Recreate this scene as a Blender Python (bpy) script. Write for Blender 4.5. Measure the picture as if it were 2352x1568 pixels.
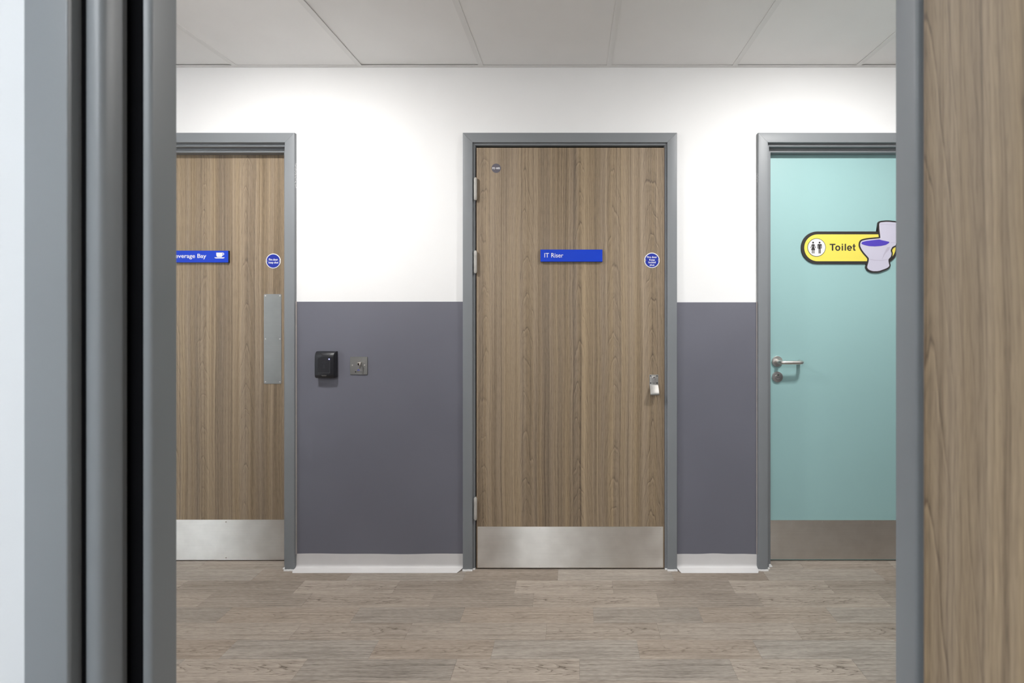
import bpy, bmesh, math, random
from mathutils import Vector, Matrix
R = random.Random(7)
PI = math.pi
SC = bpy.context.scene
for o in list(bpy.data.objects):
    bpy.data.objects.remove(o)

# ------------------------------------------------------------------ camera, world, exposure
F, PX, PY, H = 1110.0, 1318.0, 700.0, 1.283      # focal length and principal point in photo pixels, eye height
cd = bpy.data.cameras.new('camera'); cam = bpy.data.objects.new('camera', cd)
SC.collection.objects.link(cam); SC.camera = cam
cam.location = (0, 0, H); cam.rotation_euler = (PI / 2, 0, 0)
cd.sensor_width = 36.0; cd.lens = 36.0 * F / 2352
cd.shift_x = (1176 - PX) / 2352; cd.shift_y = (PY - 784) / 2352
cd.clip_start = 0.02
cd.dof.use_dof = True; cd.dof.focus_distance = 2.34; cd.dof.aperture_fstop = 5.6
W = bpy.data.worlds.new('world'); SC.world = W; W.use_nodes = True
W.node_tree.nodes['Background'].inputs['Color'].default_value = (0.02, 0.02, 0.02, 1)
W.node_tree.nodes['Background'].inputs['Strength'].default_value = 1.0
SC.view_settings.view_transform = 'Standard'; SC.view_settings.look = 'None'
SC.view_settings.exposure = 0.0; SC.view_settings.gamma = 1.0
SC.view_settings.use_curve_mapping = False
DOWN_POWER = 312.0      # radiance of the corridor downlights
PANEL_POWER = 30.0     # radiance of the ceiling panels in the room behind, one of them added

YW, YA, YL, YR = 2.353, 2.335, 2.347, 2.424        # far wall, architrave fronts, riser door leaf, recessed leaves
YN0, YN1 = 0.532, 0.632                            # near wall
ZC = 2.438                                         # ceiling
XL, XR = -4.0, 3.4                                 # corridor ends

def P(px, py, y):                                  # photo pixel measured at depth y -> x, z
    return ((px - PX) * y / F, H - (py - PY) * y / F)

# ------------------------------------------------------------------ helpers
def link(name, me, mat=None, parent=None, loc=None):
    o = bpy.data.objects.new(name, me); SC.collection.objects.link(o)
    if mat is not None and me is not None and not me.materials: me.materials.append(mat)
    if parent is not None: o.parent = parent
    if loc is not None: o.location = loc
    return o
def done(name, bm, mat, parent=None, smooth=None, loc=None):
    bmesh.ops.recalc_face_normals(bm, faces=bm.faces[:])
    me = bpy.data.meshes.new(name)
    if smooth is not None:
        for f in bm.faces: f.smooth = True
        for e in bm.edges:
            if len(e.link_faces) == 2 and e.calc_face_angle(0) > math.radians(smooth): e.smooth = False
    bm.to_mesh(me); bm.free()
    return link(name, me, mat, parent, loc)
def tag(o, label=None, cat=None, group=None, kind=None):
    if label: o['label'] = label
    if cat: o['category'] = cat
    if group: o['group'] = group
    if kind: o['kind'] = kind
    return o
def thing(name, label, cat, loc=(0, 0, 0), group=None, kind=None):
    o = link(name, None, loc=loc)
    return tag(o, label, cat, group, kind)
def rel(bm, root):                                 # world-built mesh -> root's local space
    bmesh.ops.translate(bm, verts=bm.verts[:], vec=-Vector(root.location)); return bm
def box(bm, x0, x1, y0, y1, z0, z1, bev=0, seg=1):
    vs = [bm.verts.new((x, y, z)) for x in (x0, x1) for y in (y0, y1) for z in (z0, z1)]
    fs = [bm.faces.new([vs[i] for i in q]) for q in ((0, 1, 3, 2), (4, 6, 7, 5), (0, 4, 5, 1), (2, 3, 7, 6), (0, 2, 6, 4), (1, 5, 7, 3))]
    if bev:
        es = list({e for f in fs for e in f.edges})
        bmesh.ops.bevel(bm, geom=es, offset=bev, segments=seg, affect='EDGES', profile=0.5)
    return bm
def B(*a, **k): return box(bmesh.new(), *a, **k)
def poly(bm, pts, yf, yb, bev=0):                  # outline in x,z pulled from yb to yf
    a = [bm.verts.new((x, yf, z)) for x, z in pts]; b = [bm.verts.new((x, yb, z)) for x, z in pts]
    n = len(pts)
    f = bm.faces.new(a); bm.faces.new(b[::-1])
    for i in range(n): bm.faces.new((a[i], b[i], b[(i + 1) % n], a[(i + 1) % n]))
    if bev: bmesh.ops.bevel(bm, geom=list(f.edges), offset=bev, segments=1, affect='EDGES', profile=0.5)
    return bm
def circ(cx, cz, r, n=40): return [(cx + r * math.cos(2 * PI * i / n), cz + r * math.sin(2 * PI * i / n)) for i in range(n)]
def rrect(x0, x1, z0, z1, r, n=6):
    pts = []
    for cx, cz, a in ((x1 - r, z1 - r, 0), (x0 + r, z1 - r, 90), (x0 + r, z0 + r, 180), (x1 - r, z0 + r, 270)):
        pts += [(cx + r * math.cos(math.radians(a + 90 * i / n)), cz + r * math.sin(math.radians(a + 90 * i / n))) for i in range(n + 1)]
    return pts
def lathe(bm, cx, cz, prof, n=40):                 # profile (radius, y) turned about a line along y
    rings = []
    for r, y in prof:
        if r < 1e-6: rings.append([bm.verts.new((cx, y, cz))])
        else: rings.append([bm.verts.new((cx + r * math.cos(2 * PI * i / n), y, cz + r * math.sin(2 * PI * i / n))) for i in range(n)])
    for a, b in zip(rings, rings[1:]):
        for i in range(n):
            j = (i + 1) % n
            if len(a) == 1 and len(b) == 1: continue
            if len(a) == 1: bm.faces.new((a[0], b[i], b[j]))
            elif len(b) == 1: bm.faces.new((a[i], b[0], a[j]))
            else: bm.faces.new((a[i], b[i], b[j], a[j]))
    return bm
def tube(bm, pts, r, n=16, cap=True):
    pts = [Vector(p) for p in pts]; rings = []
    t0 = (pts[1] - pts[0]).normalized(); up = Vector((0, 0, 1)) if abs(t0.z) < .9 else Vector((1, 0, 0))
    nn = t0.cross(up).normalized()
    for i, p in enumerate(pts):
        t = (pts[min(i + 1, len(pts) - 1)] - pts[max(i - 1, 0)]).normalized()
        nn = (nn - t * nn.dot(t)).normalized(); b = t.cross(nn)
        rings.append([bm.verts.new(p + (nn * math.cos(2 * PI * k / n) + b * math.sin(2 * PI * k / n)) * r) for k in range(n)])
    for a, b in zip(rings, rings[1:]):
        for k in range(n): bm.faces.new((a[k], a[(k + 1) % n], b[(k + 1) % n], b[k]))
    if cap: bm.faces.new(rings[0][::-1]); bm.faces.new(rings[-1])
    return bm
def text(body, x0, x1, z0, cap, y, thick=0.0004, bold=0.0, centre=False):   # lettering fitted between x0 and x1 on baseline z0
    cu = bpy.data.curves.new('lettering', 'FONT'); cu.body = body; cu.extrude = 0.01; cu.offset = bold; cu.resolution_u = 4
    o = bpy.data.objects.new('lettering', cu); SC.collection.objects.link(o)
    dg = bpy.context.evaluated_depsgraph_get(); dg.update()
    me = o.evaluated_get(dg).to_mesh(); bm = bmesh.new(); bm.from_mesh(me)
    o.evaluated_get(dg).to_mesh_clear(); bpy.data.objects.remove(o); bpy.data.curves.remove(cu)
    cu2 = bpy.data.curves.new('cap', 'FONT'); cu2.body = 'H'; cu2.offset = bold
    o = bpy.data.objects.new('cap', cu2); SC.collection.objects.link(o)
    dg = bpy.context.evaluated_depsgraph_get(); dg.update()
    m2 = o.evaluated_get(dg).to_mesh(); ch = max(v.co.y for v in m2.vertices)
    o.evaluated_get(dg).to_mesh_clear(); bpy.data.objects.remove(o); bpy.data.curves.remove(cu2)
    a = min(v.co.x for v in bm.verts); b = max(v.co.x for v in bm.verts)
    for v in bm.verts:
        x, yy, zz = v.co
        v.co = (x0 + (x - a) / (b - a) * (x1 - x0), y - (thick if zz > 0 else -thick * .2), z0 + yy * cap / ch)
    return bm

# ------------------------------------------------------------------ materials
class N:
    def __init__(s, name):
        s.m = bpy.data.materials.new(name); s.m.use_nodes = True; s.t = s.m.node_tree
        s.b = s.t.nodes['Principled BSDF']
    def n(s, typ, **kw):
        nd = s.t.nodes.new(typ)
        for k, v in kw.items(): setattr(nd, k, v)
        return nd
    def put(s, sock, v):
        if isinstance(v, bpy.types.NodeSocket): s.t.links.new(v, sock)
        else: sock.default_value = v
    def math(s, op, a, b=None, c=None, clamp=False):
        nd = s.n('ShaderNodeMath', operation=op, use_clamp=clamp); s.put(nd.inputs[0], a)
        if b is not None: s.put(nd.inputs[1], b)
        if c is not None: s.put(nd.inputs[2], c)
        return nd.outputs[0]
    def xyz(s, x=0.0, y=0.0, z=0.0):
        nd = s.n('ShaderNodeCombineXYZ')
        for i, v in enumerate((x, y, z)): s.put(nd.inputs[i], v)
        return nd.outputs[0]
    def noise(s, vec, scale=1.0, detail=3.0, rough=.5):
        nd = s.n('ShaderNodeTexNoise'); s.put(nd.inputs['Vector'], vec)
        nd.inputs['Scale'].default_value = scale; nd.inputs['Detail'].default_value = detail; nd.inputs['Roughness'].default_value = rough
        return nd.outputs['Fac']
    def white(s, v):
        nd = s.n('ShaderNodeTexWhiteNoise', noise_dimensions='1D'); s.put(nd.inputs['W'], v); return nd.outputs['Value']
    def mix(s, fac, a, b, typ='MIX'):
        nd = s.n('ShaderNodeMix', data_type='RGBA', blend_type=typ); s.put(nd.inputs[0], fac)
        for sock, v in ((nd.inputs[6], a), (nd.inputs[7], b)): s.put(sock, v if isinstance(v, bpy.types.NodeSocket) else (*v, 1))
        return nd.outputs[2]
    def rng(s, v, a, b, c=0.0, d=1.0):
        nd = s.n('ShaderNodeMapRange'); s.put(nd.inputs[0], v)
        for i, q in enumerate((a, b, c, d)): nd.inputs[i + 1].default_value = q
        return nd.outputs[0]
    def ramp(s, v, *stops):
        nd = s.n('ShaderNodeValToRGB'); s.put(nd.inputs[0], v); el = nd.color_ramp.elements
        while len(el) < len(stops): el.new(0.5)
        for e, (p, c) in zip(el, stops): e.position = p; e.color = (c, c, c, 1)
        return nd.outputs[0]
    def coord(s, kind='Object'):
        sp = s.n('ShaderNodeSeparateXYZ'); s.t.links.new(s.n('ShaderNodeTexCoord').outputs[kind], sp.inputs[0]); return sp.outputs
    def attr(s, name):
        return s.n('ShaderNodeAttribute', attribute_type='OBJECT', attribute_name=name).outputs['Fac']
    def bump(s, h, strength, dist=.001):
        nd = s.n('ShaderNodeBump'); nd.inputs['Strength'].default_value = strength; nd.inputs['Distance'].default_value = dist
        s.put(nd.inputs['Height'], h); s.t.links.new(nd.outputs[0], s.b.inputs['Normal'])
def lin(r, g, b): return tuple(((c / 255) / 12.92 if c / 255 <= .04045 else ((c / 255 + .055) / 1.055) ** 2.4) for c in (r, g, b))
def paint(name, col, rough=.5, var=.04, scale=6, bump=0, bscale=300, metal=0.0):
    k = N(name); c = k.coord(); v = k.xyz(c[0], c[1], c[2])
    f = k.rng(k.noise(v, scale, 3), .3, .7, 1 - var, 1 + var)
    cc = k.n('ShaderNodeMix', data_type='RGBA', blend_type='MULTIPLY'); cc.inputs[0].default_value = 1
    cc.inputs[6].default_value = (*col, 1); k.t.links.new(k.xyz(f, f, f), cc.inputs[7])
    k.put(k.b.inputs['Base Color'], cc.outputs[2]); k.b.inputs['Roughness'].default_value = rough; k.b.inputs['Metallic'].default_value = metal
    if bump: k.bump(k.noise(v, bscale, 2), bump, .0006)
    return k.m
def emit(name, col, power):
    m = bpy.data.materials.new(name); m.use_nodes = True; t = m.node_tree; t.nodes.clear()
    e = t.nodes.new('ShaderNodeEmission'); e.inputs[0].default_value = (*col, 1); e.inputs[1].default_value = power
    t.links.new(e.outputs[0], t.nodes.new('ShaderNodeOutputMaterial').inputs[0]); return m

def wood_laminate(name, mult=1.0):
    k = N(name); c = k.coord(); seed = k.attr('grain_seed')
    u0 = k.math('ADD', c[0], k.math('MULTIPLY', seed, .437)); v = k.math('ADD', c[2], k.math('MULTIPLY', seed, 3.1))
    w = k.noise(k.xyz(k.math('MULTIPLY', u0, 5.), k.math('MULTIPLY', v, 1.3), seed), 1, 3)
    u = k.math('ADD', u0, k.math('MULTIPLY', k.math('SUBTRACT', w, .5), .030))
    s = k.math('DIVIDE', u, .205); idx = k.math('FLOOR', s); fr = k.math('SUBTRACT', k.math('FRACT', s), .5)
    jit = k.white(idx)
    up = k.math('MULTIPLY', k.math('ADD', fr, k.math('MULTIPLY', k.math('SUBTRACT', jit, .5), .3)), .205)
    vv = k.math('ADD', v, k.math('MULTIPLY', jit, 7.0))
    rag = k.noise(k.xyz(k.math('MULTIPLY', u, 70.), k.math('MULTIPLY', v, 7.), jit), 1, 3)
    rag2 = k.noise(k.xyz(k.math('MULTIPLY', u, 12.), k.math('MULTIPLY', v, 1.7), jit), 1, 2)
    # contour lines of a parabola in the board's plane: the nested arches of plain-sawn timber
    f = k.math('ADD', vv, k.math('MULTIPLY', k.math('MULTIPLY', up, up), 130.0))
    f = k.math('ADD', f, k.math('ADD', k.math('MULTIPLY', rag, .06), k.math('MULTIPLY', rag2, .55)))
    ring = k.math('FRACT', k.math('DIVIDE', f, .175))
    arch = k.ramp(ring, (0, .05), (.045, .55), (.35, .75), (.86, .62), (.95, .95), (1, .3))
    ring2 = k.math('FRACT', k.math('DIVIDE', f, .047))
    arch2 = k.ramp(ring2, (0, .35), (.2, .62), (.8, .68), (1, .45))
    mid = k.noise(k.xyz(k.math('MULTIPLY', u, 75.), k.math('MULTIPLY', v, .38), seed), 1, 3, .6)
    band = k.noise(k.xyz(k.math('MULTIPLY', u, 17.), k.math('MULTIPLY', v, .22), k.math('ADD', seed, 4.)), 1, 2)
    fine = k.noise(k.xyz(k.math('MULTIPLY', u, 520.), k.math('MULTIPLY', v, 22.), seed), 1, 2)
    hue = k.noise(k.xyz(k.math('MULTIPLY', u, 24.), k.math('MULTIPLY', v, .3), k.math('ADD', seed, 9.)), 1, 2)
    lines = k.ramp(k.noise(k.xyz(k.math('MULTIPLY', u, 230.), k.math('MULTIPLY', v, .45), k.math('ADD', seed, 14.)), 1, 1, .5), (.36, 0), (.47, 1))
    cell = k.white(k.math('ADD', k.math('FLOOR', k.math('DIVIDE', k.math('ADD', u0, k.math('MULTIPLY', k.math('SUBTRACT', w, .5), .006)), .0385)), 77.))
    pore = k.ramp(k.noise(k.xyz(k.math('MULTIPLY', u, 620.), k.math('MULTIPLY', v, 38.), k.math('ADD', seed, 3.)), 1, 2), (.30, 0), (.45, 1))
    amp = k.rng(k.white(k.math('ADD', idx, 31.)), 0, 1, .4, .8)
    t = k.math('MULTIPLY', k.math('SUBTRACT', arch, .62), amp)
    t = k.math('ADD', t, k.math('MULTIPLY', k.math('SUBTRACT', arch2, .6), .30))
    t = k.math('ADD', t, k.math('MULTIPLY', k.math('SUBTRACT', mid, .5), 1.05))
    t = k.math('ADD', t, k.math('MULTIPLY', k.math('SUBTRACT', band, .5), .8))
    t = k.math('ADD', t, k.math('MULTIPLY', k.math('SUBTRACT', fine, .5), .6))
    t = k.math('ADD', t, k.math('MULTIPLY', k.math('SUBTRACT', lines, .75), .25))
    t = k.math('ADD', t, k.math('MULTIPLY', k.math('SUBTRACT', cell, .5), .36))
    t = k.math('ADD', t, k.math('MULTIPLY', k.math('SUBTRACT', pore, .8), .16))
    t = k.math('ADD', t, .5, clamp=True)
    dk = k.mix(k.rng(hue, .35, .65), (.108 * mult, .074 * mult, .045 * mult), (.124 * mult, .092 * mult, .066 * mult))
    lt = k.mix(k.rng(hue, .35, .65), (.395 * mult, .295 * mult, .182 * mult), (.412 * mult, .318 * mult, .220 * mult))
    k.put(k.b.inputs['Base Color'], k.mix(t, dk, lt)); k.b.inputs['Roughness'].default_value = .55
    k.bump(t, .12, .0008)
    return k.m
def vinyl_planks(name):
    k = N(name); c = k.coord(); seed = k.attr('seed'); tone = k.attr('tone'); warm = k.attr('warm'); flame = k.attr('flame')
    u, v = c[0], c[1]
    w = k.noise(k.xyz(k.math('MULTIPLY', u, 9.), k.math('MULTIPLY', v, 26.), seed), 1, 3)
    vw = k.math('ADD', v, k.math('MULTIPLY', k.math('SUBTRACT', w, .5), .013))
    big = k.noise(k.xyz(k.math('MULTIPLY', u, 5.), k.math('MULTIPLY', v, 30.), k.math('ADD', seed, 8.)), 1, 2)
    f = k.math('ADD', u, k.math('MULTIPLY', k.math('MULTIPLY', vw, vw), 170.0))
    f = k.math('ADD', f, k.math('MULTIPLY', big, .34))
    f = k.math('ADD', f, k.math('MULTIPLY', k.noise(k.xyz(k.math('MULTIPLY', u, 34.), k.math('MULTIPLY', v, 190.), seed), 1, 3), .055))
    ring = k.math('FRACT', k.math('DIVIDE', f, .083))
    arch = k.ramp(ring, (0, 0), (.05, .12), (.14, .75), (.9, .95), (1, .6))
    core = k.rng(k.math('ABSOLUTE', vw), .018, .042, 1, .25)
    arch = k.math('ADD', 1.0, k.math('MULTIPLY', k.math('SUBTRACT', arch, 1.0), k.math('MULTIPLY', core, k.rng(big, .3, .6, .3, 1.2))))
    st = k.noise(k.xyz(k.math('MULTIPLY', u, 3.0), k.math('MULTIPLY', vw, 170.), seed), 1, 5, .68)
    fine = k.noise(k.xyz(k.math('MULTIPLY', u, 40.), k.math('MULTIPLY', v, 700.), seed), 1, 2)
    crack = k.ramp(k.noise(k.xyz(k.math('MULTIPLY', u, 7.), k.math('MULTIPLY', vw, 260.), k.math('ADD', seed, 5.)), 1, 4, .6), (.30, 0), (.42, 1))
    cloud = k.noise(k.xyz(k.math('MULTIPLY', u, 4.), k.math('MULTIPLY', v, 14.), k.math('ADD', seed, 2.)), 1, 3)
    t = k.math('ADD', .60, k.math('MULTIPLY', k.math('SUBTRACT', st, .5), 1.45))
    t = k.math('ADD', t, k.math('MULTIPLY', k.math('SUBTRACT', arch, .88), k.math('MULTIPLY', flame, .85)))
    t = k.math('ADD', t, k.math('MULTIPLY', k.math('SUBTRACT', crack, .9), .34))
    t = k.math('ADD', t, k.math('MULTIPLY', k.math('SUBTRACT', cloud, .5), .45))
    t = k.math('ADD', t, k.math('MULTIPLY', k.math('SUBTRACT', fine, .5), 1.1))
    t = k.math('ADD', t, k.math('MULTIPLY', tone, .24), clamp=True)
    dk = k.mix(warm, (.112, .097, .083), (.136, .104, .079))
    lt = k.mix(warm, (.425, .382, .335), (.438, .364, .298))
    k.put(k.b.inputs['Base Color'], k.mix(t, dk, lt))
    k.b.inputs['Roughness'].default_value = .5; k.b.inputs['Specular IOR Level'].default_value = .3
    k.bump(t, .1, .0006)
    return k.m
def brushed(name, col, rough=.3, aniso=.8, var=.05):
    k = N(name); c = k.coord(); v = k.xyz(k.math('MULTIPLY', c[0], 4.), k.math('MULTIPLY', c[1], 4.), k.math('MULTIPLY', c[2], 900.))
    nz = k.noise(v, 1, 3); sm = k.noise(k.xyz(c[0], c[1], c[2]), 14, 3)
    f = k.math('MULTIPLY', k.rng(nz, .3, .7, 1 - var, 1 + var), k.rng(sm, .3, .7, .95, 1.05))
    k.put(k.b.inputs['Base Color'], k.mix(1.0, col, k.xyz(f, f, f), 'MULTIPLY'))
    k.b.inputs['Metallic'].default_value = 1; k.put(k.b.inputs['Roughness'], k.rng(sm, .3, .7, rough * .9, rough * 1.1))
    if aniso:
        k.put(k.b.inputs['Tangent'], k.xyz(0.0, 0.0, 1.0))       # brushed along x: highlights smear up and down
        k.b.inputs['Anisotropic'].default_value = aniso
    return k.m

ROOMW = paint('darkened_white_room_paint', (.66, .675, .69), .75, .012, 3, .15, 420)  # wall white made darker to offset the bright panels in this room
WALL = paint('white_wall_paint', (.86, .86, .86), .75, .012, 3, .15, 420)
CEIL = paint('ceiling_tile_board', (.90, .893, .88), .9, .012, 5, .12, 700)
GRID = paint('ceiling_grid_white', (.83, .825, .81), .6, .01)
FRAME = paint('grey_frame_paint', (.212, .226, .240), .42, .03, 4, .06, 260)
GUARD = paint('slate_wall_guard_sheet', (.150, .152, .185), .5, .04, 2.5, .18, 600)
COVE = paint('pale_cove_vinyl', (.66, .645, .64), .45, .03, 8)
SEAL = paint('white_sealant', (.72, .71, .70), .5, .06, 30)
CAULK = paint('beige_caulk', (.36, .33, .32), .6, .06, 30)
WOOD = wood_laminate('wood_laminate')
TEAL = paint('teal_laminate', (.345, .560, .562), .42, .015, 2, .03, 300)
LIP = paint('brown_door_lipping', (.20, .14, .10), .6, .08, 30)
VINYL = vinyl_planks('wood_effect_vinyl')
SCREED = paint('floor_base', (.14, .125, .11), .7)
STEEL = brushed('brushed_steel', (.82, .795, .755), .34, 1.0, .03)
SATIN = brushed('satin_steel', (.36, .36, .345), .42, .5, .02)
ROSE = brushed('polished_satin_steel', (.74, .71, .68), .36, 0)
HINGE = paint('nickel_hinge', (.46, .445, .415), .38, .03, 40)
PULLM = brushed('satin_nickel_pull', (.33, .32, .305), .5, 0)
BLACK = paint('black_seal', (.003, .003, .004), .95)
BLACK.node_tree.nodes['Principled BSDF'].inputs['Specular IOR Level'].default_value = .1
DARK = paint('reader_black_plastic', (.013, .0135, .017), .38, .04, 40, .2, 1500)
DARK2 = paint('reader_grey_plastic', (.017, .017, .021), .45, .04, 40, .2, 1500)
MARKS = paint('reader_moulded_mark', (.028, .028, .034), .4)
BLUE = paint('blue_sign_face', (.006, .050, .56), .4, .02, 10)
BLUE.node_tree.nodes['Principled BSDF'].inputs['Specular IOR Level'].default_value = .2
NAVY = paint('navy_disc_face', (.022, .040, .36), .4, .02, 20)
NAVY.node_tree.nodes['Principled BSDF'].inputs['Specular IOR Level'].default_value = .2
EDGE = paint('black_sign_edge', (.012, .011, .014), .4)
WHITE = paint('white_print', (.84, .84, .85), .5, .01)
GREYD = paint('grey_sticker', (.115, .105, .130), .5, .02)
YEL = paint('yellow_sign_face', (.86, .74, .115), .45, .01)
BRN = paint('dark_sign_border', (.030, .025, .024), .5)
LAV = paint('lavender_print', (.60, .58, .70), .45, .02)
LAV2 = paint('lavender_shade_print', (.50, .47, .58), .45, .02)
LAV3 = paint('pale_rim_print', (.74, .72, .80), .45, .02)
VIO = paint('violet_print', (.085, .055, .48), .45, .01)
INK = paint('blue_mark_print', (.04, .06, .50), .5)
BRASS = paint('worn_nickel', (.42, .37, .31), .25, .1, 60, metal=1.0)
GREEN = paint('green_indicator', (.01, .09, .05), .4)

# ------------------------------------------------------------------ lights: downlights of the place, unseen and added panels
LAMP = emit('downlight_diffuser', (1.0, .985, .965), DOWN_POWER)
PANEL = emit('panel_diffuser', (.93, .97, 1.0), PANEL_POWER)
def downlight(x, y, label, r=.095):
    t = thing('ceiling_downlight', label, 'light', (x, y, ZC + .0025), 'round ceiling downlights')
    bm = bmesh.new(); n = 40
    for ra, za, rb, zb in ((r + .018, 0, r + .014, -.006), (r + .014, -.006, r + .003, -.005), (r + .003, -.005, r, -.001)):
        A = [bm.verts.new((ra * math.cos(2 * PI * i / n), ra * math.sin(2 * PI * i / n), za)) for i in range(n)]
        C = [bm.verts.new((rb * math.cos(2 * PI * i / n), rb * math.sin(2 * PI * i / n), zb)) for i in range(n)]
        for i in range(n): bm.faces.new((A[i], A[(i + 1) % n], C[(i + 1) % n], C[i]))
    done('trim_ring', bm, WHITE, t, 30)
    bm = bmesh.new(); rings = []                     # shallow opal dome below the ceiling
    for j in range(9):
        a = j / 8 * PI / 2; q = r * math.cos(a); z = -.003 - .019 * math.sin(a)
        rings.append([bm.verts.new((q * math.cos(2 * PI * i / n), q * math.sin(2 * PI * i / n), z)) for i in range(n)] if j < 8 else [bm.verts.new((0, 0, z))])
    for a, b in zip(rings, rings[1:]):
        for i in range(n):
            if len(b) == 1: bm.faces.new((a[i], a[(i + 1) % n], b[0]))
            else: bm.faces.new((a[i], a[(i + 1) % n], b[(i + 1) % n], b[i]))
    done('diffuser', bm, LAMP, t, 60)
downlight(-1.30, 1.47, 'round white ceiling downlight above the card reader wall guard')
downlight(1.14, 1.47, 'round white ceiling downlight above the teal toilet door')
def ceiling_panel(x, y, label, m=PANEL, s=.297):
    t = thing('ceiling_light_panel', label, 'light', (x, y, ZC), 'square ceiling light panels')
    fb = bmesh.new()
    for a, b, c, d in ((-s, s, -s, -s + .015), (-s, s, s - .015, s), (-s, -s + .015, -s + .015, s - .015), (s - .015, s, -s + .015, s - .015)):
        box(fb, a, b, c, d, -.009, 0)
    done('panel_frame', fb, WHITE, t)
    done('diffuser', B(-s + .015, s - .015, -s + .015, s - .015, -.006, -.001), m, t)
for x, y in ((-.95, -.75), (-.50, -1.45)): ceiling_panel(x, y, 'unseen square light panel in the ceiling of the room behind the viewer')  # rear panel is added to brighten the kick-plate reflection

# ------------------------------------------------------------------ setting: walls, floor, ceiling
DW = .942
D1 = (-1.397 - DW, -1.397); D2 = (-.490, .452); D3 = (.938, .938 + DW)
ZT = 2.068
def wall_with(name, x0, x1, y0, y1, zt, holes, label):
    bm = bmesh.new(); x = x0
    for a, b, h in holes:
        box(bm, x, a, y0, y1, 0, zt); box(bm, a, b, y0, y1, h, zt); x = b
    box(bm, x, x1, y0, y1, 0, zt)
    bmesh.ops.remove_doubles(bm, verts=bm.verts[:], dist=1e-5)
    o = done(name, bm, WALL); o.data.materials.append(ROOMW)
    if y0 < 1:                                     # room side of the near wall: white darkened against the strong panel light
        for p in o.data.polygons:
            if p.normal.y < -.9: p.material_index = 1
    return tag(o, label, 'wall', kind='structure')
e = .012
ZS = 2.9
wall_with('wall_back', XL, XR, YW, YW + .1, ZS, [(a - e, b + e, ZT + e) for a, b in (D1, D2, D3)], 'white corridor wall with three doorways facing the viewer')
N0 = (-.540, .4465)
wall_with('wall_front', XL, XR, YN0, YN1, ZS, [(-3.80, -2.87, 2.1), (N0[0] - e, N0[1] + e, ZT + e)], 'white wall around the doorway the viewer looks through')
for nm, x0, x1, lb in (('wall_left', XL - .1, XL, 'white end wall of the corridor on the left'), ('wall_right', XR, XR + .1, 'white end wall of the corridor on the right')):
    tag(done(nm, B(x0, x1, YN0, YW + .1, 0, ZS), WALL), lb, 'wall', kind='structure')
RX0, RX1, RY0 = -1.9, 1.9, -1.9
for nm, a in (('wall_left', (RX0 - .1, RX0, RY0, YN0, 0, ZS)), ('wall_right', (RX1, RX1 + .1, RY0, YN0, 0, ZS)), ('wall_behind', (RX0 - .1, RX1 + .1, RY0 - .1, RY0, 0, ZS))):
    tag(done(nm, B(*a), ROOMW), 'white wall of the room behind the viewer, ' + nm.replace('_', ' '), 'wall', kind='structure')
# bright side room through a doorway further along the near wall
for nm, a in (('wall_left', (-4.1, -4.0, -1.6, YN0, 0, ZS)), ('wall_right', (-2.4, -2.3, -1.6, YN0, 0, ZS)), ('wall_behind', (-4.1, -2.3, -1.7, -1.6, 0, ZS))):
    tag(done(nm, B(*a), WALL), 'white wall of the bright side room off the corridor, ' + nm.replace('_', ' '), 'wall', kind='structure')
ceiling_panel(-3.2, -.35, 'unseen square light panel added to brighten the side room off the corridor', emit('added_side_panel', (.86, .94, 1.0), 105))  # added panel stands in for daylight, brightens the left kick plate

# floor: vinyl planks 100 mm wide in rows across the corridor, joints staggered as printed
fl = tag(done('floor', B(-4.2, 3.6, -3.5, 2.55, -.06, -.0042), SCREED), 'wood-effect vinyl floor of pale grey-brown planks', 'floor', kind='structure')
LS, LG, WID = .4435, .5425, .0998
YR0 = 2.2508
# per row: pixel of the joint that starts a short plank, its row depth, and the look (tone, warm, flame) of its short and long plank
rows = {-1: (470, (0, .5, 0), (.1, .3, .2)), 0: (592, (-.55, .75, .05), (.15, .25, .1)), 1: (686.5, (.45, .6, .9), (-.6, .6, .1)), 2: (470, (-.45, .55, .0), (.25, .65, .8)),
        3: (816, (.0, .25, .15), (.0, .85, .35)), 4: (679, (-.1, .6, .85), (.3, .5, .3)), 5: (858.7, (-.05, .85, .5), (-.1, .1, .1)),
        6: (1042, (.45, .55, 1.0), (-.25, .15, .0))}
pm = {}
def plank_mesh(L):
    if L not in pm:
        bm = B(-L / 2 + .0002, L / 2 - .0002, -WID / 2 + .0001, WID / 2 - .0001, -.004, 0, bev=.00025)
        bmesh.ops.recalc_face_normals(bm, faces=bm.faces[:])
        me = bpy.data.meshes.new('plank'); bm.to_mesh(me); bm.free(); me.materials.append(VINYL); pm[L] = me
    return pm[L]
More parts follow.
